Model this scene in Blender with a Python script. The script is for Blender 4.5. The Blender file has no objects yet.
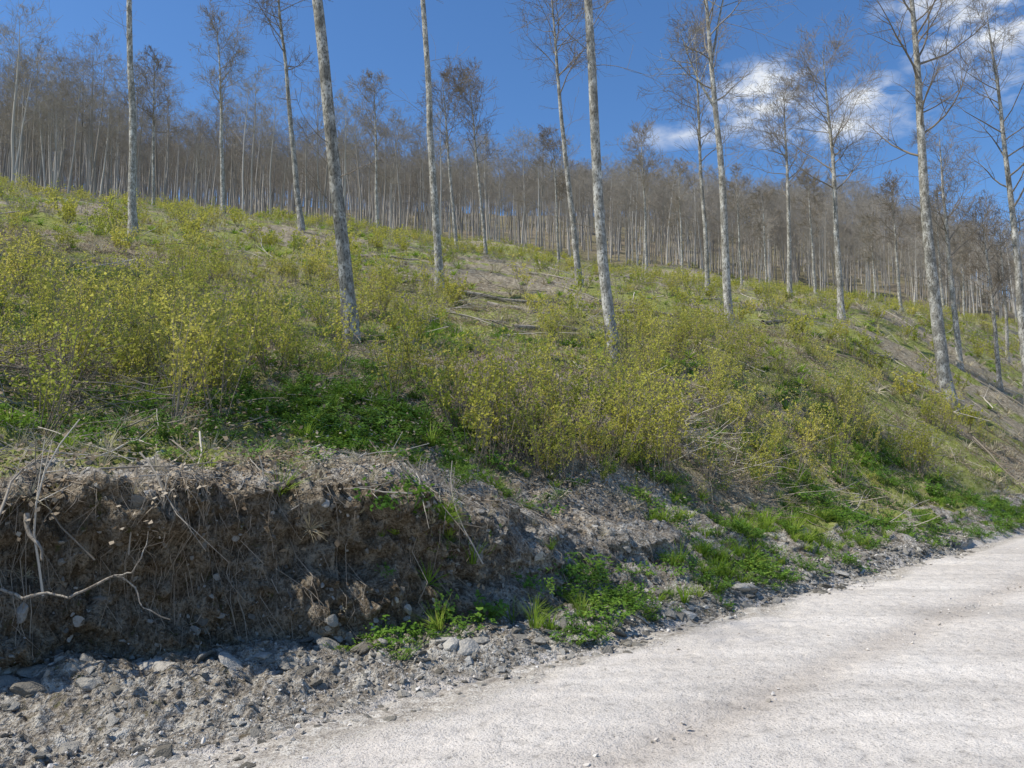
import bpy, math, random, bmesh
import numpy as np
from mathutils import Vector, Matrix
R=random.Random(7); NR=np.random.default_rng(11)
sc=bpy.context.scene
# ---------------- noise ----------------
PERM=NR.permutation(4096); VAL=NR.random(4096)
def vn(x,y):
    x=np.asarray(x,float); y=np.asarray(y,float)
    xi=np.floor(x).astype(np.int64); yi=np.floor(y).astype(np.int64)
    fx=x-xi; fy=y-yi; fx=fx*fx*(3-2*fx); fy=fy*fy*(3-2*fy)
    def h(a,b): return VAL[PERM[(PERM[a&4095]+b)&4095]]
    return (h(xi,yi)*(1-fx)+h(xi+1,yi)*fx)*(1-fy)+(h(xi,yi+1)*(1-fx)+h(xi+1,yi+1)*fx)*fy
def fbm(x,y,o=4):
    s=0;a=.5;n=0
    for i in range(o):
        s=s+a*vn(x*2**i+17.3*i,y*2**i+5.1*i); n+=a; a*=.5
    return s/n*2-1
def ridge(x,y,o=3):
    s=0;a=.5;n=0
    for i in range(o):
        s=s+a*(1-np.abs(2*vn(x*2**i+31.3*i,y*2**i+8.1*i)-1)); n+=a; a*=.5
    return s/n
def ss(a,b,x):
    t=np.clip((x-a)/(b-a),0,1); return t*t*(3-2*t)
# ---------------- terrain ----------------
YS=[-600,-20,0,6,8,10,12,15,20,28,35,60,100,160,200,250,330,400,700]
ZS=[-2,0.2,0.5,1.1,1.45,1.95,2.45,3.2,4.5,7.0,9.2,16.4,26.8,44,56,74,102,104,60]
yg=np.arange(-600,701,1.0); zg=np.interp(yg,YS,ZS)
k=np.exp(-np.linspace(-2,2,7)**2); k/=k.sum(); zg2=np.convolve(np.pad(zg,3,'edge'),k,'valid')
def td(x,y): return (x+y)/1.41421,(y-x-6.1)/1.41421
def footd(t): return np.interp(t,[1.3,4.7,9],[2.0,.75,.3])
def widthd(t): return np.interp(t,[0,3.5,5,8,12],[.45,.5,.9,1.3,1.3])
def P(x,y,detail=True):
    x=np.asarray(x,float); y=np.asarray(y,float)
    t,d=td(x,y)
    bl=np.interp(y,[0,28,100,160,220,330],[.10,.14,.13,.12,.08,.03])
    br=np.interp(y,[0,28,100,160,200,330],[.13,.14,.15,.16,.13,.03])
    S=np.interp(y,yg,zg2)-np.where(x<0,bl,br)*x
    r=np.hypot(x,y)
    S=S+fbm(x*.06+3,y*.06,3)*np.interp(r,[15,40,120],[.0,.8,2.0])
    df=footd(t)+fbm(t*.9,t*0+2,2)*.25
    h=np.interp(t,[0,4,6,9,12],[1.3,1.25,.95,.5,.4])*(1+.22*fbm(t*.8+9,t*0,2)+.10*fbm(t*3.1,t*0+5,2))
    w=widthd(t)
    sl=np.interp(t,[0,5,8,14],[.45,.5,.7,.8])
    q=d-df
    bank=h*ss(0,w,q)+sl*np.maximum(0,q-w)+.14*ss(-1.4,.0,q)*ss(-.05,.3,d)
    kk=.18; mn=np.minimum(S,bank)
    z=mn-kk*np.log(np.exp(-np.clip(S-mn,0,50)/kk)+np.exp(-np.clip(bank-mn,0,50)/kk))
    z=np.where(d<-.3,0,z)
    z=np.where(d<=0,np.minimum(z,0),z)
    z=z-.35*np.clip(-d-8,0,25)
    up=ss(0,.5,d)
    if detail:
        sm=ss(-.15,.15,q)*(1-ss(w,w+.9,q))
        hf=np.clip(z/np.maximum(h,.1),0,1.3)
        rug=fbm(t*1.4,z*2.2+4,4)*.44+(ridge(t*3.2+z*1.1,z*4.5,4)-.5)*.36+(ridge(t*11,z*8+t*3,3)-.5)*.13
        over=.34*ss(.45,.95,hf)*(1-ss(w+.1,w+1.0,q))*np.interp(t,[3,5.5,8],[1,.4,.1])*(1+.6*fbm(t*2.3,t*0+8,2))
        o=sm*rug*np.interp(t,[4,8],[1,.7])+over
        near=1-ss(14,30,r)
        bump=fbm(x*.9,y*.9,3)*.16*ss(.6,2.5,d)+fbm(x*4,y*4,3)*.08*up
        bump=bump+(ridge(x*9,y*9,3)-.5)*.09*up*near+fbm(x*22,y*22,2)*.022*up*near
        z=z+bump*up-.022*(1-up)+(fbm(x*3+50,y*3,3)*.03+fbm(x*13,y*13,2)*.022)*ss(-.6,-.1,d)*(1-ss(.2,.6,d))
        x=x+o*.707; y=y-o*.707
    return np.stack([x,y,z],-1)
def Pn(x,y,e=.12):
    a=P(x+e,y)-P(x-e,y); b=P(x,y+e)-P(x,y-e)
    n=np.cross(a,b); n/=np.linalg.norm(n,axis=-1,keepdims=True)+1e-9
    n[n[:,2]<0]*=-1
    return n
def tdxy(t,d): x=(t*1.41421-(d*1.41421+6.1))/2; return np.stack([x,x+d*1.41421+6.1],-1)
def gz(x,y): return float(P(np.array([x]),np.array([y]),False)[0,2])
# ---------------- materials ----------------
def newmat(name):
    m=bpy.data.materials.new(name); m.use_nodes=True; nt=m.node_tree; nt.nodes.clear()
    return m,nt
def N(nt,t,**kw):
    n=nt.nodes.new(t)
    for a,b in kw.items(): setattr(n,a,b)
    return n
def ramp(nt,fac,stops):
    r=N(nt,'ShaderNodeValToRGB'); nt.links.new(fac,r.inputs[0])
    e=r.color_ramp.elements
    while len(e)<len(stops): e.new(.5)
    for i,(p,c) in enumerate(stops):
        e[i].position=p; e[i].color=(c if isinstance(c,tuple) else (c,c,c))+(1,)
    return r.outputs[0]
def noise(nt,vec,scale,det=4,rough=.6):
    n=N(nt,'ShaderNodeTexNoise'); n.inputs['Scale'].default_value=scale; n.inputs['Detail'].default_value=det; n.inputs['Roughness'].default_value=rough
    if vec is not None: nt.links.new(vec,n.inputs['Vector'])
    return n.outputs['Fac']
def mix(nt,f,a,b,bt='MIX'):
    m=N(nt,'ShaderNodeMix',data_type='RGBA',blend_type=bt)
    for s,v in ((0,f),(6,a),(7,b)):
        if isinstance(v,(int,float)): m.inputs[s].default_value=v
        elif isinstance(v,tuple): m.inputs[s].default_value=v+(1,)
        else: nt.links.new(v,m.inputs[s])
    return m.outputs[2]
def madd(nt,a,k_,b):
    h=N(nt,'ShaderNodeMath',operation='MULTIPLY_ADD'); nt.links.new(a,h.inputs[0]); h.inputs[1].default_value=k_
    if isinstance(b,(int,float)): h.inputs[2].default_value=b
    else: nt.links.new(b,h.inputs[2])
    return h.outputs[0]
def finish(nt,col,rough=.9,bump=None,bs=.5,bd=.02,transl=None):
    if rough>=.75:
        b=N(nt,'ShaderNodeBsdfDiffuse'); nt.links.new(col,b.inputs['Color'])
    else:
        b=N(nt,'ShaderNodeBsdfPrincipled'); b.inputs['Roughness'].default_value=rough
        b.inputs['Specular IOR Level'].default_value=.25
        nt.links.new(col,b.inputs['Base Color'])
    if bump is not None:
        bn=N(nt,'ShaderNodeBump'); bn.inputs['Strength'].default_value=bs; bn.inputs['Distance'].default_value=bd
        nt.links.new(bump,bn.inputs['Height']); nt.links.new(bn.outputs[0],b.inputs['Normal'])
    o=N(nt,'ShaderNodeOutputMaterial'); out=b.outputs[0]
    if transl:
        tr=N(nt,'ShaderNodeBsdfTranslucent'); nt.links.new(col,tr.inputs[0])
        ms=N(nt,'ShaderNodeMixShader'); ms.inputs[0].default_value=transl
        nt.links.new(out,ms.inputs[1]); nt.links.new(tr.outputs[0],ms.inputs[2]); out=ms.outputs[0]
    nt.links.new(out,o.inputs[0])
def leafmat(name,stops,transl=.4,rough=.8):
    m,nt=newmat(name); oi=N(nt,'ShaderNodeObjectInfo'); g=N(nt,'ShaderNodeNewGeometry')
    a=N(nt,'ShaderNodeMath',operation='MULTIPLY'); nt.links.new(oi.outputs['Random'],a.inputs[0]); a.inputs[1].default_value=.6
    b=madd(nt,g.outputs['Random Per Island'],.4,a.outputs[0])
    finish(nt,ramp(nt,b,stops),rough,transl=transl); return m
def barkmat(name,lo,mid,hi,sc_=6,bd=.02):
    m,nt=newmat(name); tc=N(nt,'ShaderNodeTexCoord'); oi=N(nt,'ShaderNodeObjectInfo')
    mp=N(nt,'ShaderNodeMapping'); mp.inputs['Scale'].default_value=(1,1,.45); nt.links.new(tc.outputs['Object'],mp.inputs[0])
    n1=noise(nt,mp.outputs[0],sc_,5,.7); n2=noise(nt,tc.outputs['Object'],sc_*.45,3); n3=noise(nt,mp.outputs[0],sc_*5,3,.7)
    c=ramp(nt,n1,[(.37,lo),(.49,mid),(.61,hi)])
    c=mix(nt,ramp(nt,n2,[(.5,0.),(.6,.75)]),c,tuple(v*.55 for v in mid))
    c=mix(nt,ramp(nt,n3,[(.38,.85),(.50,0.)]),c,tuple(v*.45 for v in lo))
    c=mix(nt,.5,c,ramp(nt,oi.outputs['Random'],[(0,.85),(1,1.3)]),'MULTIPLY')
    finish(nt,c,.9,n3,.8,bd); return m
def simplebark(name,a,b):
    m,nt=newmat(name); oi=N(nt,'ShaderNodeObjectInfo'); finish(nt,ramp(nt,oi.outputs['Random'],[(0,a),(1,b)]),.9); return m
M_bark=barkmat('bark',(.19,.17,.135),(.39,.365,.31),(.62,.59,.52))
M_twig=simplebark('twig_bark',(.20,.165,.125),(.30,.26,.21))
M_far=simplebark('far_bark',(.26,.235,.20),(.54,.50,.44))
M_fart=simplebark('far_twig',(.27,.24,.20),(.41,.37,.31))
M_dead=simplebark('dead_wood',(.20,.165,.125),(.54,.485,.40))
M_pale=barkmat('pale_root',(.25,.21,.16),(.38,.33,.27),(.5,.45,.37),14,.004)
M_root=simplebark('root_fibre',(.17,.13,.095),(.36,.30,.23))
M_bud=leafmat('young_leaf',[(0,(.36,.37,.06)),(.5,(.56,.54,.10)),(1,(.70,.61,.17))],.5)
M_bud2=leafmat('olive_leaf',[(0,(.28,.33,.055)),(.5,(.44,.47,.09)),(1,(.56,.47,.15))],.5)
M_grass=leafmat('grass_blade',[(0,(.11,.20,.02)),(.5,(.24,.36,.045)),(1,(.41,.46,.11))],.45)
M_dry=leafmat('dry_grass',[(0,(.33,.28,.18)),(.5,(.48,.42,.28)),(1,(.60,.54,.38))],.25,.8)
M_forb=leafmat('forb_leaf',[(0,(.08,.17,.02)),(.5,(.15,.28,.035)),(1,(.28,.39,.06))],.35,.5)
M_litter=leafmat('dead_leaf',[(0,(.15,.105,.065)),(.5,(.32,.25,.17)),(1,(.50,.43,.33))],.15,.8)
def rockmat():
    m,nt=newmat('slate_rock'); oi=N(nt,'ShaderNodeObjectInfo'); tc=N(nt,'ShaderNodeTexCoord')
    n=noise(nt,tc.outputs['Object'],5,4,.7)
    c=ramp(nt,oi.outputs['Random'],[(0,(.16,.145,.12)),(.5,(.32,.295,.25)),(.9,(.45,.42,.37)),(1,(.58,.555,.50))])
    c=mix(nt,.6,c,ramp(nt,n,[(.3,.6),(.7,1.2)]),'MULTIPLY'); finish(nt,c,.85,n,.6,.08); return m
M_rock=rockmat()
def pebmat():
    m,nt=newmat('pale_pebble'); oi=N(nt,'ShaderNodeObjectInfo')
    finish(nt,ramp(nt,oi.outputs['Random'],[(0,(.28,.25,.21)),(.4,(.54,.49,.43)),(1,(.74,.69,.62))]),.85); return m
M_peb=pebmat()
def gravelcol(nt,v):
    n1=noise(nt,v,.5,4,.6); n2=noise(nt,v,11,4,.72); n3=noise(nt,v,70,2,.7)
    mp=N(nt,'ShaderNodeMapping'); mp.inputs['Rotation'].default_value=(0,0,math.radians(-45)); mp.inputs['Scale'].default_value=(.12,1.6,1); nt.links.new(v,mp.inputs[0])
    n4=noise(nt,mp.outputs[0],1.6,3,.5)
    c=ramp(nt,n1,[(.3,(.63,.57,.50)),(.7,(.76,.70,.625))])
    c=mix(nt,.9,c,ramp(nt,n4,[(.35,.78),(.6,1.0)]),'MULTIPLY')
    c=mix(nt,.9,c,ramp(nt,n2,[(.3,.60),(.45,.93),(.6,1.)]),'MULTIPLY')
    c=mix(nt,.9,c,ramp(nt,n3,[(.32,.42),(.46,1.)]),'MULTIPLY')
    return c,n2,n3
def att(nt,n): return N(nt,'ShaderNodeAttribute',attribute_name=n).outputs['Fac']
def dirtcol(nt,n2,n3):
    dirt=ramp(nt,n2,[(.32,(.15,.125,.095)),(.48,(.34,.30,.245)),(.62,(.60,.56,.485))])
    dirt=mix(nt,ramp(nt,n3,[(.38,.75),(.5,0.)]),dirt,(.11,.09,.07))
    return mix(nt,ramp(nt,n3,[(.58,0.),(.64,.6)]),dirt,(.64,.61,.55))
def groundmat():
    m,nt=newmat('hillside_soil'); tc=N(nt,'ShaderNodeTexCoord'); v=tc.outputs['Object']
    n1=noise(nt,v,.6,4,.65); n2=noise(nt,v,7,5,.72); n3=noise(nt,v,38,3,.7)
    litter=ramp(nt,n2,[(.3,(.15,.115,.075)),(.5,(.33,.28,.20)),(.7,(.53,.475,.37))])
    green=ramp(nt,n2,[(.3,(.12,.145,.03)),(.5,(.27,.30,.07)),(.7,(.42,.43,.16))])
    dirt=dirtcol(nt,n2,n3)
    dirt=mix(nt,att(nt,'faceshade'),dirt,mix(nt,1.,dirt,(.60,.54,.46),'MULTIPLY'))  # shade on the cut bank face, darkened into the dirt colour
    a=N(nt,'ShaderNodeMath',operation='ADD'); nt.links.new(att(nt,'green'),a.inputs[0]); nt.links.new(n1,a.inputs[1])
    c=mix(nt,ramp(nt,a.outputs[0],[(.88,0.),(1.18,.85)]),litter,green)
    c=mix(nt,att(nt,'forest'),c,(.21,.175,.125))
    b=N(nt,'ShaderNodeMath',operation='ADD'); nt.links.new(att(nt,'dirt'),b.inputs[0]); nt.links.new(n2,b.inputs[1])
    c=mix(nt,ramp(nt,b.outputs[0],[(.8,0.),(1.0,1.)]),c,dirt)
    gc_,_,_=gravelcol(nt,v)
    e=madd(nt,n2,.9,att(nt,'gravel')); c=mix(nt,ramp(nt,e,[(.75,0.),(1.15,1.)]),c,gc_)
    h=madd(nt,n3,.6,n2); finish(nt,c,.95,h,1.,.08); return m
def roadmat():
    m,nt=newmat('crushed_gravel'); tc=N(nt,'ShaderNodeTexCoord'); v=tc.outputs['Object']
    c,n2,n3=gravelcol(nt,v)
    c=mix(nt,att(nt,'track'),c,mix(nt,1.,c,(.84,.82,.80),'MULTIPLY'))
    e=madd(nt,n2,.9,att(nt,'verge')); c=mix(nt,ramp(nt,e,[(.85,0.),(1.25,.75)]),c,dirtcol(nt,n2,n3))
    h=madd(nt,n3,.5,n2); finish(nt,c,.95,h,.8,.03); return m
# ---------------- mesh helpers ----------------
def grid_mesh(name,V,nu,nv,mat,attrs={},smooth=True,closed=False):
    me=bpy.data.meshes.new(name); n=nu*nv
    i=np.arange(nu-1)[:,None]*nv+np.arange(nv-1)[None,:]
    F=np.stack([i,i+nv,i+nv+1,i+1],-1).reshape(-1,4)
    if closed:
        j=np.arange(nu-1)*nv+nv-1; F=np.concatenate([F,np.stack([j,j+nv,j+1,j-nv+1],-1)])
    me.vertices.add(n); me.vertices.foreach_set('co',V.reshape(-1).astype(np.float32))
    me.loops.add(F.size); me.loops.foreach_set('vertex_index',F.reshape(-1).astype(np.int32))
    me.polygons.add(len(F)); me.polygons.foreach_set('loop_start',np.arange(0,F.size,4,dtype=np.int32))
    me.polygons.foreach_set('use_smooth',np.full(len(F),smooth))
    me.update(calc_edges=True)
    for k_,a in attrs.items():
        at=me.attributes.new(k_,'FLOAT','POINT'); at.data.foreach_set('value',a.reshape(-1).astype(np.float32))
    me.materials.append(mat); o=bpy.data.objects.new(name,me); sc.collection.objects.link(o); return o
class MB:
    def __init__(s): s.v=[];s.f=[];s.m=[]
    def tube(s,pts,rad,sides,mat=0):
        b=len(s.v); n=len(pts)
        ref=Vector((.31,.87,.2)).normalized()
        for i in range(n):
            tg=(pts[min(i+1,n-1)]-pts[max(i-1,0)])
            if tg.length<1e-6: tg=Vector((0,0,1))
            tg.normalize(); rf=ref if abs(tg.dot(ref))<.92 else Vector((1,0,0))
            a=tg.cross(rf).normalized(); c=tg.cross(a)
            for j in range(sides):
                an=6.28318*j/sides; s.v.append(pts[i]+(a*math.cos(an)+c*math.sin(an))*rad[i])
        for i in range(n-1):
            for j in range(sides):
                k2=(j+1)%sides
                s.f.append((b+i*sides+j,b+i*sides+k2,b+(i+1)*sides+k2,b+(i+1)*sides+j)); s.m.append(mat)
    def leaf(s,p,d,up,L,W,mat=0,fold=.15):
        d=d.normalized(); sd=d.cross(up)
        if sd.length<1e-4: sd=Vector((1,0,0))
        sd.normalize(); nn=sd.cross(d); b=len(s.v)
        s.v+= [p,p+d*L*.45+sd*W*.5+nn*W*fold,p+d*L,p+d*L*.45-sd*W*.5+nn*W*fold]
        s.f.append((b,b+1,b+2,b+3)); s.m.append(mat)
    def mesh(s,name,mats,smooth=True):
        me=bpy.data.meshes.new(name); me.from_pydata([tuple(q) for q in s.v],[],s.f)
        for m in mats: me.materials.append(m)
        me.polygons.foreach_set('material_index',s.m); me.polygons.foreach_set('use_smooth',[smooth]*len(s.f)); me.update(); return me
def rv(r=R): 
    return Vector((r.gauss(0,1),r.gauss(0,1),r.gauss(0,1))).normalized()
def branch(mb,p,d,L,r,lev,maxlev,mul=1.,mat=1,upb=.08,rmin=.006,wob=.2):
    n=6 if lev==1 else (4 if lev==2 else 2)
    pts=[p.copy()];dirs=[d.copy()]; dd=d.copy()
    for i in range(n):
        dd=(dd+rv()*wob+Vector((0,0,upb))).normalized(); pts.append(pts[-1]+dd*L/n); dirs.append(dd.copy())
    rad=[max(r*(1-.85*i/n),rmin) for i in range(n+1)]
    mb.tube(pts,rad,5 if lev==1 and r>.03 else 3,mat)
    if lev<maxlev:
        nc=max(2,int((8 if lev==1 else 7)*mul*R.uniform(.7,1.3)))
        for c in range(nc):
            f=R.uniform(.2,1); i=min(int(f*n),n-1); q=pts[i].lerp(pts[i+1],f*n-i)
            sd=dirs[i].cross(rv()).normalized()
            nd=(dirs[i]*R.uniform(.4,.8)+sd*R.uniform(.6,1.1)+Vector((0,0,.06))).normalized()
            branch(mb,q,nd,L*R.uniform(.35,.62)*(1.2-.5*f),max(r*.42*(1.1-.5*f),rmin),lev+1,maxlev,mul,mat,upb,rmin*.85,wob)
def tree_mesh(name,H,r0,lean=(0,0),cs=.5,nb=22,maxlev=3,mul=1.,rmin=.006,mats=None,crownr=.2,low=4,fork=None,sides=9,rseg=22,wob=.03,flare=1.3):
    mb=MB(); ax=Vector((lean[0],lean[1],1)).normalized(); n=rseg
    pts=[];rad=[]; off=Vector((0,0,0)); dv=Vector((0,0,0))
    for i in range(n+1):
        f=i/n; ff=f**1.3
        pts.append(ax*H*ff-Vector((0,0,.35 if i==0 else 0))+off)
        dv=dv*.6+Vector((R.gauss(0,1),R.gauss(0,1),0))*wob*H/n
        off=off+dv*.6
        rr=r0*(1-ff)**.8+.01
        if ff<.025: rr*=flare
        elif ff<.05: rr*=1+(flare-1)*.3
        rad.append(rr)
    mb.tube(pts,rad,sides,0)
    def at(f):
        g=f**(1/1.3)*n; i=min(int(g),n-1); return pts[i].lerp(pts[i+1],g-i),rad[i]*(1-(g-i))+rad[i+1]*(g-i)
    for b in range(nb):
        f=cs+(1-cs)*((b+R.random())/nb)**.8*.98; q,rr=at(f); an=R.uniform(0,6.283)
        g=(f-cs)/(1-cs); L=H*crownr*(.55+1.1*g*(1-g)*1.6-.25*g)*R.uniform(.6,1.25)
        el=R.uniform(.25,.9)+g*.25
        d=Vector((math.cos(an)*math.cos(el),math.sin(an)*math.cos(el),math.sin(el)))
        branch(mb,q,d,L,max(min(rr*.42,.014*L+.004),rmin),1,maxlev,mul,1,.06,rmin)
    for b in range(low):
        f=R.uniform(.12,cs); q,rr=at(f); an=R.uniform(0,6.283); el=R.uniform(-.1,.8)
        d=Vector((math.cos(an)*math.cos(el),math.sin(an)*math.cos(el),math.sin(el)))
        branch(mb,q,d,R.uniform(.6,2.4),.011,1,2,.7,1,.03,min(rmin,.005))
    if fork:
        for (f,an,L,sp) in fork:
            q,rr=at(f); d=Vector((math.cos(an)*sp,math.sin(an)*sp,1)).normalized()
            branch(mb,q,d,L,rr*.6,1,3,1.2,0,.05,rmin,.06)
    return mb.mesh(name,mats or [M_bark,M_twig])
def add(name,me,loc=(0,0,0),parent=None,rot=0):
    o=bpy.data.objects.new(name,me); sc.collection.objects.link(o); o.location=loc; o.rotation_euler=(0,0,rot)
    if parent: o.parent=parent
    return o
def empty(name):
    e=bpy.data.objects.new(name,None); sc.collection.objects.link(e); e.empty_display_size=.1; return e
def scatter(name,meshes,xy,scale,align=0.,jit=.1,sink=0.):
    par=empty(name); xy=np.asarray(xy); n=len(xy)
    if n==0: return par
    C=P(xy[:,0],xy[:,1]); C[:,2]-=sink*scale
    up=np.tile([0,0,1.],(n,1))
    if align>0: up=up*(1-align)+Pn(xy[:,0],xy[:,1])*align
    up=up+NR.normal(0,jit,(n,3)); up/=np.linalg.norm(up,axis=1,keepdims=True)
    a=NR.uniform(0,6.283,n); rf=np.stack([np.cos(a),np.sin(a),0*a],-1)
    e1=np.cross(up,rf); e1/=np.linalg.norm(e1,axis=1,keepdims=True); e2=np.cross(up,e1)
    vid=NR.integers(0,len(meshes),n); h=(scale/2)[:,None]
    V=np.stack([C-h*e1-h*e2,C+h*e1-h*e2,C+h*e1+h*e2,C-h*e1+h*e2],1)
    for k_,me in enumerate(meshes):
        s=V[vid==k_]; m=len(s)
        if m==0: continue
        im=bpy.data.meshes.new(name+'_points'); im.from_pydata(s.reshape(-1,3).tolist(),[],np.arange(4*m).reshape(-1,4).tolist()); im.update()
        io=add(name+'_spread',im,parent=par); io.instance_type='FACES'; io.use_instance_faces_scale=True; io.instance_faces_scale=1.
        io.show_instancer_for_render=False; io.show_instancer_for_viewport=False
        add(name+'_item',me,parent=io)
    return par
def wedge(n,y0,y1,um=.85,p=1.):
    y=np.sqrt(NR.uniform(y0**2,y1**2,n)) if p==1 else y0+(y1-y0)*NR.random(n)**p
    return np.stack([NR.uniform(-um,um,n)*y,y],-1)
def forest_edge(x,y): return np.interp(x/np.maximum(y,1),[-.64,0,.64],[86,136,150])+fbm(x*.05,y*.05,2)*14
# ---------------- terrain mesh ----------------
ra=[.0,1.,2.,2.6]; r=2.6
while r<12: r+=.022 if r<5.6 else (.013 if r<10 else .022); ra.append(r)
while r<700: r*=1.010 if r<60 else 1.018; ra.append(r)
ra=np.array(ra); ra[0]=.05
th=np.concatenate([np.linspace(-math.radians(43),math.radians(43),950),np.linspace(math.radians(44),math.radians(316),90)])
RR,TT=np.meshgrid(ra,th,indexing='ij'); X=RR*np.sin(TT); Y=RR*np.cos(TT)
V=P(X,Y); t,d=td(X,Y)
lipx=np.interp(t,[0,3,5,7.5,9.5,11],[.35,.6,1.2,1.2,.6,-.3])
dirt=1-ss(-.25,.35,d-footd(t)-widthd(t)-lipx+fbm(X*1.5,Y*1.5,3)*.7)
dirt=np.where(d<0,1,dirt)
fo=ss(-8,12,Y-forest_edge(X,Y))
green=.54+.9*fbm(X*.16,Y*.16,3)+.35*fbm(X*.7,Y*.7,2)
gravel=(1-ss(-.1,.45,d+fbm(X*2,Y*2,3)*.35))*.75
q_=d-footd(t); faceshade=ss(-.35,.1,q_)*(1-ss(widthd(t)-.05,widthd(t)+.25,q_))*(1-ss(4.2,6.0,t))  # last mask: painted shade over the left bank face
grid_mesh('hillside_ground',V,len(ra),len(th),groundmat(),{'dirt':dirt*.6,'green':green,'forest':fo*.85,'gravel':gravel,'faceshade':faceshade},closed=True)
# road
tt=np.concatenate([np.linspace(-80,-6,40),np.linspace(-5.9,15,620),np.linspace(15.3,140,70)])
dd=np.concatenate([np.linspace(-7.3,-6,6),np.linspace(-5.9,.9,250)])
TT,DD=np.meshgrid(tt,dd,indexing='ij'); X=(TT*1.41421-(DD*1.41421+6.1))/2; Y=X+DD*1.41421+6.1
edge=.05+fbm(TT*.7,TT*0+7,3)*.3+fbm(X*4,Y*4,3)*.35
Z=.012+fbm(X*.8,Y*.8,3)*.018+fbm(X*7,Y*7,3)*.012+(ridge(X*16,Y*16,2)-.5)*.012-.05*ss(-.7,.3,DD-edge)-.1*ss(.2,.6,DD)-.1*ss(-.5,.2,-DD-6.9)
trk=0*DD
for c_,a_ in ((-1.6,.025),(-3.4,.025),(-4.7,.015)):
    g_=np.exp(-((DD-c_-.1*fbm(TT*.4,TT*0,2))/.22)**2); Z-=a_*g_; trk+=g_
grid_mesh('gravel_road',np.stack([X,Y,Z],-1),len(tt),len(dd),roadmat(),{'verge':ss(-.9,.25,DD-fbm(TT*.9,DD*1.5,3)*.4)*.8,'track':trk})
# ---------------- camera ----------------
cam=bpy.data.cameras.new('camera'); co=bpy.data.objects.new('camera',cam); sc.collection.objects.link(co)
cam.sensor_width=36; cam.lens=28.125; cam.clip_end=3000; cam.clip_start=.05
co.location=(0,0,1.6); co.rotation_euler=(math.radians(95),0,0); sc.camera=co
# ---------------- trees: x,y,lean,H,r,crown start,low twigs,branches,crown radius ----------------
T=[(-15.39,31.85,-.05,20,.16,.6,7,18,.2),(-3.22,16.06,-.09,22,.135,.6,12,20,.2),(-2.45,26.89,-.092,21,.13,.6,9,20,.2),(-12.75,47.6,-.116,19,.18,.5,6,24,.22),
(-4.9,70,-.09,17,.17,.55,3,24,.22),(-2.5,76,-.085,18.5,.17,.5,3,26,.22),(3.01,34.92,-.081,14.8,.14,.58,8,28,.25),(2.31,17.82,-.076,22,.122,.6,12,20,.2),
(12.8,75,-.02,15,.16,.42,3,28,.24),(10.81,43.51,-.039,15,.13,.48,6,26,.24),(7.33,26.65,-.044,15.5,.14,.5,12,22,.22),(17.34,49.25,-.01,13.3,.15,.46,5,28,.25),
(15.94,38.24,-.035,13.6,.155,.45,6,34,.28),(16.2,29.6,-.046,20,.235,.45,30,26,.2),(19.4,30,-.05,17,.17,.45,10,24,.19),(22.5,40,-.04,12.5,.15,.33,9,28,.22),
(25.7,42,-.03,10,.12,.33,7,24,.22),(-24,65,-.06,17,.19,.5,4,26,.22),(32,65,-.03,11,.14,.42,3,22,.22),(27.7,95,-.02,15,.15,.42,3,20,.22),(5.1,85,-.04,15,.16,.45,3,20,.2),
(46,100,0,13,.15,.42,2,20,.24),(33.9,105,-.01,14,.15,.42,2,20,.22),(-12.8,75,-.06,15.5,.16,.5,2,22,.2),(20.5,95,-.02,15,.15,.42,2,20,.22),(32.7,85,-.02,13.5,.15,.42,2,20,.24),(37.4,60,-.02,10.5,.13,.4,3,20,.24),
(41,75,-.01,12,.14,.4,3,20,.24),(-33,72,-.03,15,.15,.45,3,20,.22),(60,105,0,13,.15,.4,2,20,.24)]
for i,(x,y,lx,H,r0,cs,low,nb,cr) in enumerate(T):
    me=tree_mesh('tree_mesh',H,r0,(lx,0),cs,nb,3,1.2,max(.005,.00018*y),low=low,crownr=cr,fork=[(.6,.3,.36*H,.22),(.5,2.8,.2*H,.5)] if i==10 else None)
    add('bare_tree',me,(x,y,gz(x,y)))
for (x,y) in ((-13,8.5),(-15,13),(-22,20),(-10.8,6.6)):
    add('bare_tree',tree_mesh('tree_mesh',17,.17,(0,0),.5,24,3),(x,y,gz(x,y)))
far=[tree_mesh('far_tree_mesh',H,.16,(R.uniform(-.04,.04),0),cs,16,3,.95,.0135,[M_far,M_fart],.25,2,sides=4,rseg=7,wob=.05) for H,cs in ((18,.48),(20,.5),(16,.42),(19,.45),(14,.35))]
n=6900; y=60+300*NR.random(n)**.85; x=NR.uniform(-.8,.8,n)*y
kp=(y>forest_edge(x,y))&(NR.random(n)<np.clip(y/240,.38,1)*ss(-.9,-.1,fbm(x*.03,y*.03,2))); xy=np.stack([x,y],-1)[kp]
scatter('distant_forest',far,xy,NR.uniform(.6,1.12,len(xy)),jit=.035)
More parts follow.
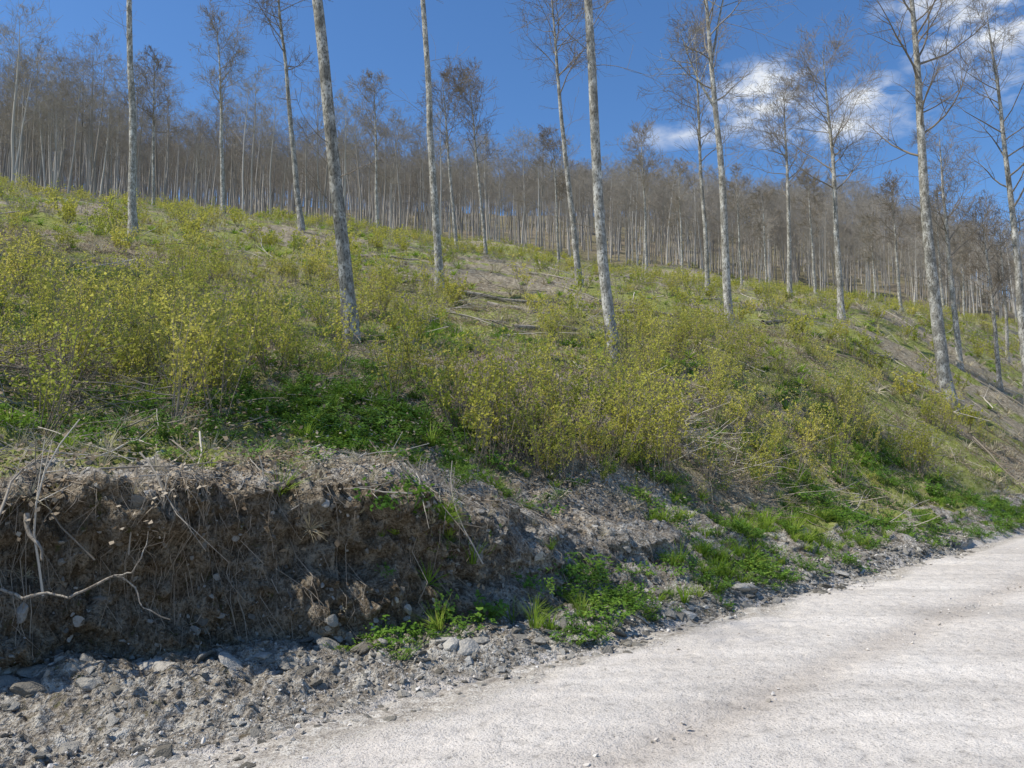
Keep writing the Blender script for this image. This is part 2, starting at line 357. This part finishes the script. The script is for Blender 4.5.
# ---------------- undergrowth meshes ----------------
def shrub(H,ns,nl,leafL,spread,rm=.006):
    mb=MB()
    for s in range(ns):
        an=R.uniform(0,6.283); o=Vector((math.cos(an),math.sin(an),0)); p=o*R.uniform(0,.12); d=(Vector((0,0,1))+o*R.uniform(.05,spread)).normalized()
        L=H*R.uniform(.5,1.05); n=5; pts=[p-d*.05]; q=p
        for i in range(n):
            d=(d+rv()*.09+Vector((0,0,.02))).normalized(); q=q+d*L/n; pts.append(q)
        mb.tube(pts,[rm*(1.2-.9*i/n) for i in range(n+1)],3,0)
        for b in range(5):
            f=R.uniform(.3,.98)*n; i=min(int(f),n-1); a=pts[i].lerp(pts[i+1],f-i); td_=(rv()+Vector((0,0,.9))).normalized()
            l=L*R.uniform(.1,.28); c=a+td_*l; mb.tube([a,c],[rm*.5,rm*.25],3,0)
            for j in range(nl):
                pp=a.lerp(c,R.uniform(.2,1.05)); mb.leaf(pp,rv()+Vector((0,0,.3)),rv()+Vector((-.5,-.3,.6)),leafL*R.uniform(.6,1.3),leafL*.75,1)
        for j in range(nl):
            f=R.uniform(.35,1)*n; i=min(int(f),n-1); mb.leaf(pts[i].lerp(pts[i+1],f-i),rv(),rv()+Vector((0,0,.6)),leafL*R.uniform(.6,1.2),leafL*.75,1)
    return mb
sh=[shrub(1.6,11,8,.050,.55).mesh('shrub',[M_twig,M_bud]),shrub(1.2,9,9,.052,.7).mesh('shrub',[M_twig,M_bud2]),shrub(1.9,8,8,.050,.4).mesh('shrub',[M_twig,M_bud]),shrub(1.4,10,4,.045,.5).mesh('shrub',[M_twig,M_bud2])]
shf=[shrub(1.3,10,8,.07,.7,.008).mesh('shrub',[M_twig,M_bud]),shrub(1.0,9,9,.07,.9,.008).mesh('shrub',[M_twig,M_bud2]),shrub(1.5,9,5,.065,.5,.009).mesh('shrub',[M_twig,M_bud]),shrub(1.2,9,3,.06,.7,.009).mesh('shrub',[M_dead,M_bud2])]
def filt(xy,f): return xy[NR.random(len(xy))<f(xy[:,0],xy[:,1])]
def topd(x,y):
    t,d=td(x,y); return d-footd(t)-widthd(t)
xy=filt(wedge(1500,7,26,.75),lambda x,y:ss(.8,2.2,topd(x,y))*ss(-.35,.3,fbm(x*.35,y*.35,2))*.8)
cl=[]
for cx,cy,s,n in ((-4.2,9.8,.9,22),(0.3,10.3,.9,32),(1.6,11.5,1.0,30),(3.8,12.6,1.2,38),(6.3,15.3,1.3,30),(9.5,18.5,1.4,30),(-6.2,10.5,1,14),(5.2,13.4,.8,18)):
    cl.append(np.stack([NR.normal(cx,s,n),NR.normal(cy,s*.6,n)],-1))
cl=np.concatenate(cl); cl=cl[topd(cl[:,0],cl[:,1])>.35]
xy=np.concatenate([xy,cl]); xy=xy[np.hypot((xy[:,0]+1.9)/1.4,(xy[:,1]-9.6)/1.1)>1]
scatter('budding_shrubs',sh,xy,NR.uniform(.35,.95,len(xy)),jit=.14)
xy=filt(wedge(7500,24,150,.8),lambda x,y:(ss(-.3,.3,fbm(x*.16,y*.16,3))*.85+.08)*(y<forest_edge(x,y)+6))
scatter('hillside_saplings',shf,xy,NR.uniform(.45,1.15,len(xy)),jit=.12)
def tuft(n,H,mat,w=.006,sp=.6):
    mb=MB()
    for i in range(n):
        an=R.uniform(0,6.283); o=Vector((math.cos(an),math.sin(an),0)); p=o*R.uniform(0,.06); d=Vector((0,0,1))+o*R.uniform(.1,sp); d.normalize(); L=H*R.uniform(.5,1.1)
        sd=Vector((-o.y,o.x,0))*w; b=len(mb.v)
        for k_ in range(4):
            f=k_/3; q=p+d*L*f+o*L*.35*f*f-Vector((0,0,L*.2*f*f)); ww=sd*(1-f*.85); mb.v+=[q-ww,q+ww]
        for k_ in range(3): mb.f.append((b+2*k_,b+2*k_+1,b+2*k_+3,b+2*k_+2)); mb.m.append(0)
    return mb.mesh('tuft',[mat])
gr=[tuft(45,.26,M_grass),tuft(35,.2,M_grass,.007,.9),tuft(50,.32,M_grass,.005,.5)]
grf=[tuft(26,.32,M_grass,.02,1.)]; dr=[tuft(30,.25,M_dry,.004,1.2),tuft(26,.18,M_dry,.004,1.6)]; drf=[tuft(22,.35,M_dry,.014,1.5)]
def forb(ns,L,H):
    mb=MB()
    for s in range(ns):
        an=R.uniform(0,6.283); o=Vector((math.cos(an),math.sin(an),0)); p=o*R.uniform(0,.1); e=p+o*R.uniform(.02,.18)+Vector((0,0,H*R.uniform(.4,1.1)))
        mb.tube([p,e],[.003,.002],3,0)
        for j in range(R.randint(3,5)):
            a=R.uniform(0,6.283); dd_=Vector((math.cos(a),math.sin(a),R.uniform(-.4,.4))); mb.leaf(e.lerp(p,R.uniform(0,.4)),dd_,Vector((0,0,1)),L*R.uniform(.6,1.3),L*.65,1,.2)
    return mb.mesh('forb',[M_forb,M_forb])
fb=[forb(20,.045,.16),forb(16,.058,.2),forb(26,.034,.12)]
gn=lambda x,y:ss(-.05,.4,fbm(x*.55+40,y*.55,3))
xy=filt(wedge(7500,6.5,22,.72),lambda x,y:ss(.4,1.1,topd(x,y))*(gn(x,y)*.8+.05))
n=420; pa=np.stack([NR.normal(-1.9,1.0,n),NR.normal(9.6,.8,n)],-1); pa=pa[topd(pa[:,0],pa[:,1])>.25]
n=130; pl_=np.stack([NR.normal(-4.6,1.2,n),NR.normal(7.6,.5,n)],-1); pl_=pl_[topd(pl_[:,0],pl_[:,1])>.1]
xy=np.concatenate([xy,pa,pl_])
scatter('leafy_groundcover',fb,xy,NR.uniform(.35,1.05,len(xy)),.5,.15)
def bankgreen(x,y):
    t,d=td(x,y); f=fbm(x*1.1+9,y*1.1,2)
    low=(d-footd(t)<.65)*ss(3.0,4.5,t)*ss(-.4,.15,f)
    high=ss(7.8,10,t)*ss(-.3,.2,f)*(topd(x,y)<1.5)
    return (d>.12)*np.maximum(low,high)*.75
xy=filt(wedge(9000,5,20,.75),bankgreen)
scatter('bank_weeds',fb,xy,NR.uniform(.3,1.1,len(xy)),.6,.15)
xy=filt(wedge(6000,4,20,.75),lambda x,y:bankgreen(x+.6,y+.4)*.4+ss(.1,.8,topd(x,y))*gn(x+7,y)*.4+.02*(td(x,y)[1]>.8))
gc=[]
for t0,d0,s,n in ((4.6,1.35,.16,22),(9.2,.9,.3,26),(10.6,1.3,.4,44),(8.2,.55,.25,16),(12,1.2,.5,44)): 
    gc.append(tdxy(NR.normal(t0,s,n),NR.normal(d0,s*.7,n)))
xy=np.concatenate([xy,pa[:120]]+gc)
scatter('grass_tufts',gr,xy,NR.uniform(.3,1.,len(xy)),.4,.2)
xy=filt(wedge(6500,18,80,.75),lambda x,y:gn(x*.3,y*.3)*.75+.05); scatter('hillside_grass',grf,xy,NR.uniform(.6,1.4,len(xy)),.4,.2)
xy=filt(wedge(5500,5,22,.75),lambda x,y:(topd(x,y)>-.3)*.8*ss(-.3,.3,fbm(x*.8,y*.8+60,2))); scatter('dry_grass',dr,xy,NR.uniform(.5,1.1,len(xy)),.6,.3)
xy=filt(wedge(6500,20,90,.75),lambda x,y:.7+0*x); scatter('hillside_dry_grass',drf,xy,NR.uniform(.6,1.3,len(xy)),.5,.3)
lt=[]
for k_ in range(2):
    mb=MB()
    for i in range(60):
        p=Vector((R.gauss(0,.22),R.gauss(0,.22),R.uniform(.0,.03))); mb.leaf(p,rv()*Vector((1,1,.35)),(Vector((0,0,1))+rv()*.5),R.uniform(.025,.06),R.uniform(.02,.04),0,R.uniform(-.3,.3))
    lt.append(mb.mesh('litter',[M_litter]))
xy=filt(wedge(6500,5,30,.75),lambda x,y:ss(-.3,.3,topd(x,y))*.9); scatter('leaf_litter',lt,xy,NR.uniform(.6,1.3,len(xy)),1,.1)
st=[]
for k_ in range(6):
    mb=MB(); L=R.uniform(.6,1.5); p=Vector((-L/2,0,.02)); d_=Vector((1,0,0)); pts=[p]
    for i in range(6): d_=(d_+rv()*.24*Vector((1,1,.4))).normalized(); pts.append(pts[-1]+d_*L/6)
    r_=R.uniform(.004,.012); mb.tube(pts,[r_*(1-.1*i) for i in range(7)],5,0)
    for j in range(R.randint(1,5)):
        i=R.randint(2,5); e=pts[i]+(d_+rv()*.8)*R.uniform(.15,.4); mb.tube([pts[i],e],[r_*.5,r_*.25],3,0)
    st.append(mb.mesh('stick',[M_dead]))
xy=filt(wedge(5000,5.5,26,.75),lambda x,y:ss(-.3,.2,topd(x,y))*.8)
n=200; t_=NR.uniform(-1.5,5,n); xy=np.concatenate([xy,tdxy(t_,footd(t_)+widthd(t_)+NR.uniform(-.1,1.2,n))])
scatter('fallen_sticks',st,xy,NR.uniform(.2,.9,len(xy)),1,.10)
xy=filt(wedge(6000,20,120,.75),lambda x,y:.8+0*x); scatter('logging_slash',st,xy,NR.uniform(.7,2.4,len(xy)),1,.10,-.06)
for cx,cy,n,s in ((2.9,13.6,190,.75),(-5.7,8.9,280,.65),(3.6,12.2,60,.6),(-2.5,13.5,50,.5),(6.0,14.2,40,.6),(-3.9,8.1,40,.6)):
    mb=MB()
    for i in range(n):
        x=R.gauss(cx,s); y=R.gauss(cy,s*.6); z=float(P(np.array([x]),np.array([y]))[0,2])+R.uniform(0,.5)*max(0,1-math.hypot(x-cx,y-cy)/(2*s)); a=R.uniform(0,6.28)
        d_=Vector((math.cos(a),math.sin(a),R.uniform(-.25,.45))).normalized(); L=R.uniform(.3,1.1); p=Vector((x,y,z+.03)); pts=[p]
        for k_ in range(4): d_=(d_+rv()*.18).normalized(); pts.append(pts[-1]+d_*L/4)
        r_=R.uniform(.003,.009); mb.tube(pts,[r_*(1-.15*k2) for k2 in range(5)],4,0)
    add('brush_pile',mb.mesh('brush_pile',[M_dead if cx>0 else M_twig]))
# logs
mb=MB()
for (x,y,L,a) in ((-.7,27,3.5,.1),(.4,25,2.5,-.3),(8.9,38,3,.5),(4.5,28,2.5,.2),(-3.8,28,1.2,.4),(14.7,32,3,.6),(11,33,3,.9),(-7,20,2,.3),(2,40,4,-.2),(7,52,4,.3),(-6,38,3,.2),(14,60,5,.3),(1,22,2.2,.5),(5.5,23,2.4,-.2)):
    dv_=np.array([math.cos(a),math.sin(a)])*L/2; pts=[]
    for f in np.linspace(-1,1,6):
        q=np.array([x,y])+dv_*f; z=P(q[:1],q[1:2])[0,2]; pts.append(Vector((q[0],q[1],z+.08)))
    mb.tube(pts,[.075,.07,.065,.06,.05,.04],7,0)
add('fallen_logs',mb.mesh('fallen_logs',[M_pale]))
# roots hanging down the cut bank
mb=MB()
for i in range(560):
    t0=R.choice([R.uniform(-.5,8.5),R.gauss(2.6,.5),R.gauss(1.4,.6),R.gauss(6.2,1.2)]); w0=float(widthd(t0)); qa=w0*R.uniform(.5,1.9); qb=qa-w0*R.uniform(.15,.8); n=7
    tq=t0+np.cumsum(NR.normal(0,.05,n)); qq=np.linspace(qa,max(qb,-.1),n)
    xy_=tdxy(tq,footd(tq)+qq); c=P(xy_[:,0],xy_[:,1]); o_=R.uniform(.01,.06)*np.sin(np.linspace(0,3.,n)); c[:,0]+=o_*.7; c[:,1]-=o_*.7; c+=NR.normal(0,.012,c.shape)
    r_=R.choice([.0015,.002,.003,.0045]); mb.tube([Vector(v) for v in c],[r_*(1-.08*k2) for k2 in range(n)],3,0)
add('hanging_roots',mb.mesh('hanging_roots',[M_root]))
mb=MB()
for pl,r_ in (([(-3.38,5.4,.70),(-3.22,5.36,.66),(-3.08,5.4,.68),(-2.92,5.36,.66),(-2.80,5.42,.71),(-2.64,5.42,.80),(-2.55,5.5,.70),(-2.47,5.45,.58),(-2.3,5.5,.49)],.012),([(-2.64,5.42,.79),(-2.52,5.4,.82),(-2.46,5.42,.95),(-2.47,5.5,1.08)],.006),([(-3.28,5.46,1.19),(-3.22,5.4,1.06),(-3.12,5.38,.98),(-3.1,5.36,.9)],.018)):
    q=[Vector(v) for v in pl]; qs=[]
    for a_,b_ in zip(q[:-1],q[1:]):
        for f in (0,.33,.66): qs.append(a_.lerp(b_,f)+rv()*.008)
    qs.append(q[-1]); mb.tube(qs,[r_*(1-.7*k2/len(qs))*R.uniform(.8,1.2) for k2 in range(len(qs))],6,0)
add('exposed_root',mb.mesh('exposed_root',[M_pale]))
# rocks
rk=[]
for k_ in range(6):
    bm=bmesh.new(); bmesh.ops.create_icosphere(bm,subdivisions=3,radius=.5)
    pl=[(rv(),R.uniform(.2,.42)) for _ in range(9)]
    for v_ in bm.verts:
        for nn,o_ in pl:
            e=v_.co.dot(nn)-o_
            if e>0: v_.co-=nn*e
        v_.co.z*=.58 if k_<3 else .36; v_.co+=rv()*.006
    me=bpy.data.meshes.new('rock'); bm.to_mesh(me); bm.free(); me.materials.append(M_rock); rk.append(me)
pb=[]
for me in rk[:3]:
    m2=me.copy(); m2.materials.clear(); m2.materials.append(M_peb); pb.append(m2)
n=14000; t_=NR.uniform(-1.5,15,n); foot=footd(t_); d_=foot*NR.uniform(-.3,1.2,n)+NR.normal(0,.12,n)
s=np.exp(NR.normal(math.log(.024),.7,n)); scatter('bank_foot_stones',rk,tdxy(t_,d_),np.clip(s,.01,.15),.5,.3,.0)
n=5500; t_=NR.uniform(-1.5,10.5,n); d_=footd(t_)+NR.uniform(-.3,2.0,n); s=np.exp(NR.normal(math.log(.036),.55,n))
scatter('bank_rocks',rk,tdxy(t_,d_),np.clip(s,.015,.13),.9,.4,.15)
n=70; t_=NR.uniform(.5,11,n); d_=footd(t_)+NR.uniform(-.6,-.05,n); scatter('slate_slabs',rk[3:],tdxy(t_,d_),NR.uniform(.12,.30,n),.4,.2,.03)
n=9000; t_=NR.uniform(-1,16,n); d_=.5-6*NR.random(n)**1.8; s=np.exp(NR.normal(math.log(.012),.55,n)); xy=tdxy(t_,d_)
scatter('road_pebbles',pb,xy,np.clip(s,.005,.045),0,.4,-.6)
# ---------------- world / sun ----------------
EL=54; AZ=-103
w=bpy.data.worlds.new('World'); sc.world=w; w.use_nodes=True; nt=w.node_tree; nt.nodes.clear()
sky=N(nt,'ShaderNodeTexSky',sky_type='NISHITA'); sky.sun_disc=False; sky.sun_elevation=math.radians(EL); sky.sun_rotation=math.radians(AZ)
sky.air_density=1.; sky.dust_density=.6; sky.ozone_density=2.; sky.altitude=500
hs=N(nt,'ShaderNodeHueSaturation'); hs.inputs['Saturation'].default_value=1.15; nt.links.new(sky.outputs[0],hs.inputs['Color'])
skc=mix(nt,1.,hs.outputs[0],(1.,1.2,1.4),'MULTIPLY')
tc=N(nt,'ShaderNodeTexCoord'); g=tc.outputs['Generated']; acc=None
for (az,el,a,b,st_) in ((18.1,23.6,.055,.032,1.),(24.8,22.8,.03,.018,.8),(22.6,21,.08,.016,.7),(12.9,21.8,.06,.013,.4),(31.7,25.4,.06,.04,.85),(29.3,27.1,.05,.02,.7),(32.9,22.1,.04,.02,.4)):
    az,el=math.radians(az),math.radians(el); dv_=(math.sin(az)*math.cos(el),math.cos(az)*math.cos(el),math.sin(el))
    su=N(nt,'ShaderNodeVectorMath',operation='SUBTRACT'); nt.links.new(g,su.inputs[0]); su.inputs[1].default_value=dv_
    mu=N(nt,'ShaderNodeVectorMath',operation='MULTIPLY'); nt.links.new(su.outputs[0],mu.inputs[0]); mu.inputs[1].default_value=(1/a,1/a,1/b)
    le=N(nt,'ShaderNodeVectorMath',operation='LENGTH'); nt.links.new(mu.outputs[0],le.inputs[0])
    mr=N(nt,'ShaderNodeMapRange'); nt.links.new(le.outputs['Value'],mr.inputs[0]); mr.inputs[1].default_value=1.6; mr.inputs[2].default_value=0; mr.inputs[3].default_value=0; mr.inputs[4].default_value=st_
    if acc is None: acc=mr.outputs[0]
    else:
        mx=N(nt,'ShaderNodeMath',operation='MAXIMUM'); nt.links.new(acc,mx.inputs[0]); nt.links.new(mr.outputs[0],mx.inputs[1]); acc=mx.outputs[0]
mpc=N(nt,'ShaderNodeMapping'); mpc.inputs['Scale'].default_value=(1,1,2.); nt.links.new(g,mpc.inputs[0])
cn=noise(nt,mpc.outputs[0],17,6,.62)
cm=N(nt,'ShaderNodeMath',operation='MULTIPLY'); nt.links.new(acc,cm.inputs[0]); nt.links.new(ramp(nt,cn,[(.38,0.),(.66,1.)]),cm.inputs[1])
cf=ramp(nt,cm.outputs[0],[(.04,0.),(.22,.35),(.5,.95)])
col=mix(nt,cf,skc,(7.6,7.9,8.3))
bg=N(nt,'ShaderNodeBackground'); nt.links.new(col,bg.inputs[0]); bg.inputs[1].default_value=.115
ow=N(nt,'ShaderNodeOutputWorld'); nt.links.new(bg.outputs[0],ow.inputs[0])
sl=bpy.data.lights.new('sun','SUN'); so=bpy.data.objects.new('sun',sl); sc.collection.objects.link(so); sl.energy=5.; sl.angle=math.radians(.5); sl.color=(1,.955,.86)
e,a=math.radians(EL),math.radians(AZ); sd=Vector((math.sin(a)*math.cos(e),math.cos(a)*math.cos(e),math.sin(e)))
so.rotation_euler=sd.to_track_quat('Z','Y').to_euler()
sc.view_settings.view_transform='Standard'; sc.view_settings.look='None'; sc.view_settings.exposure=0
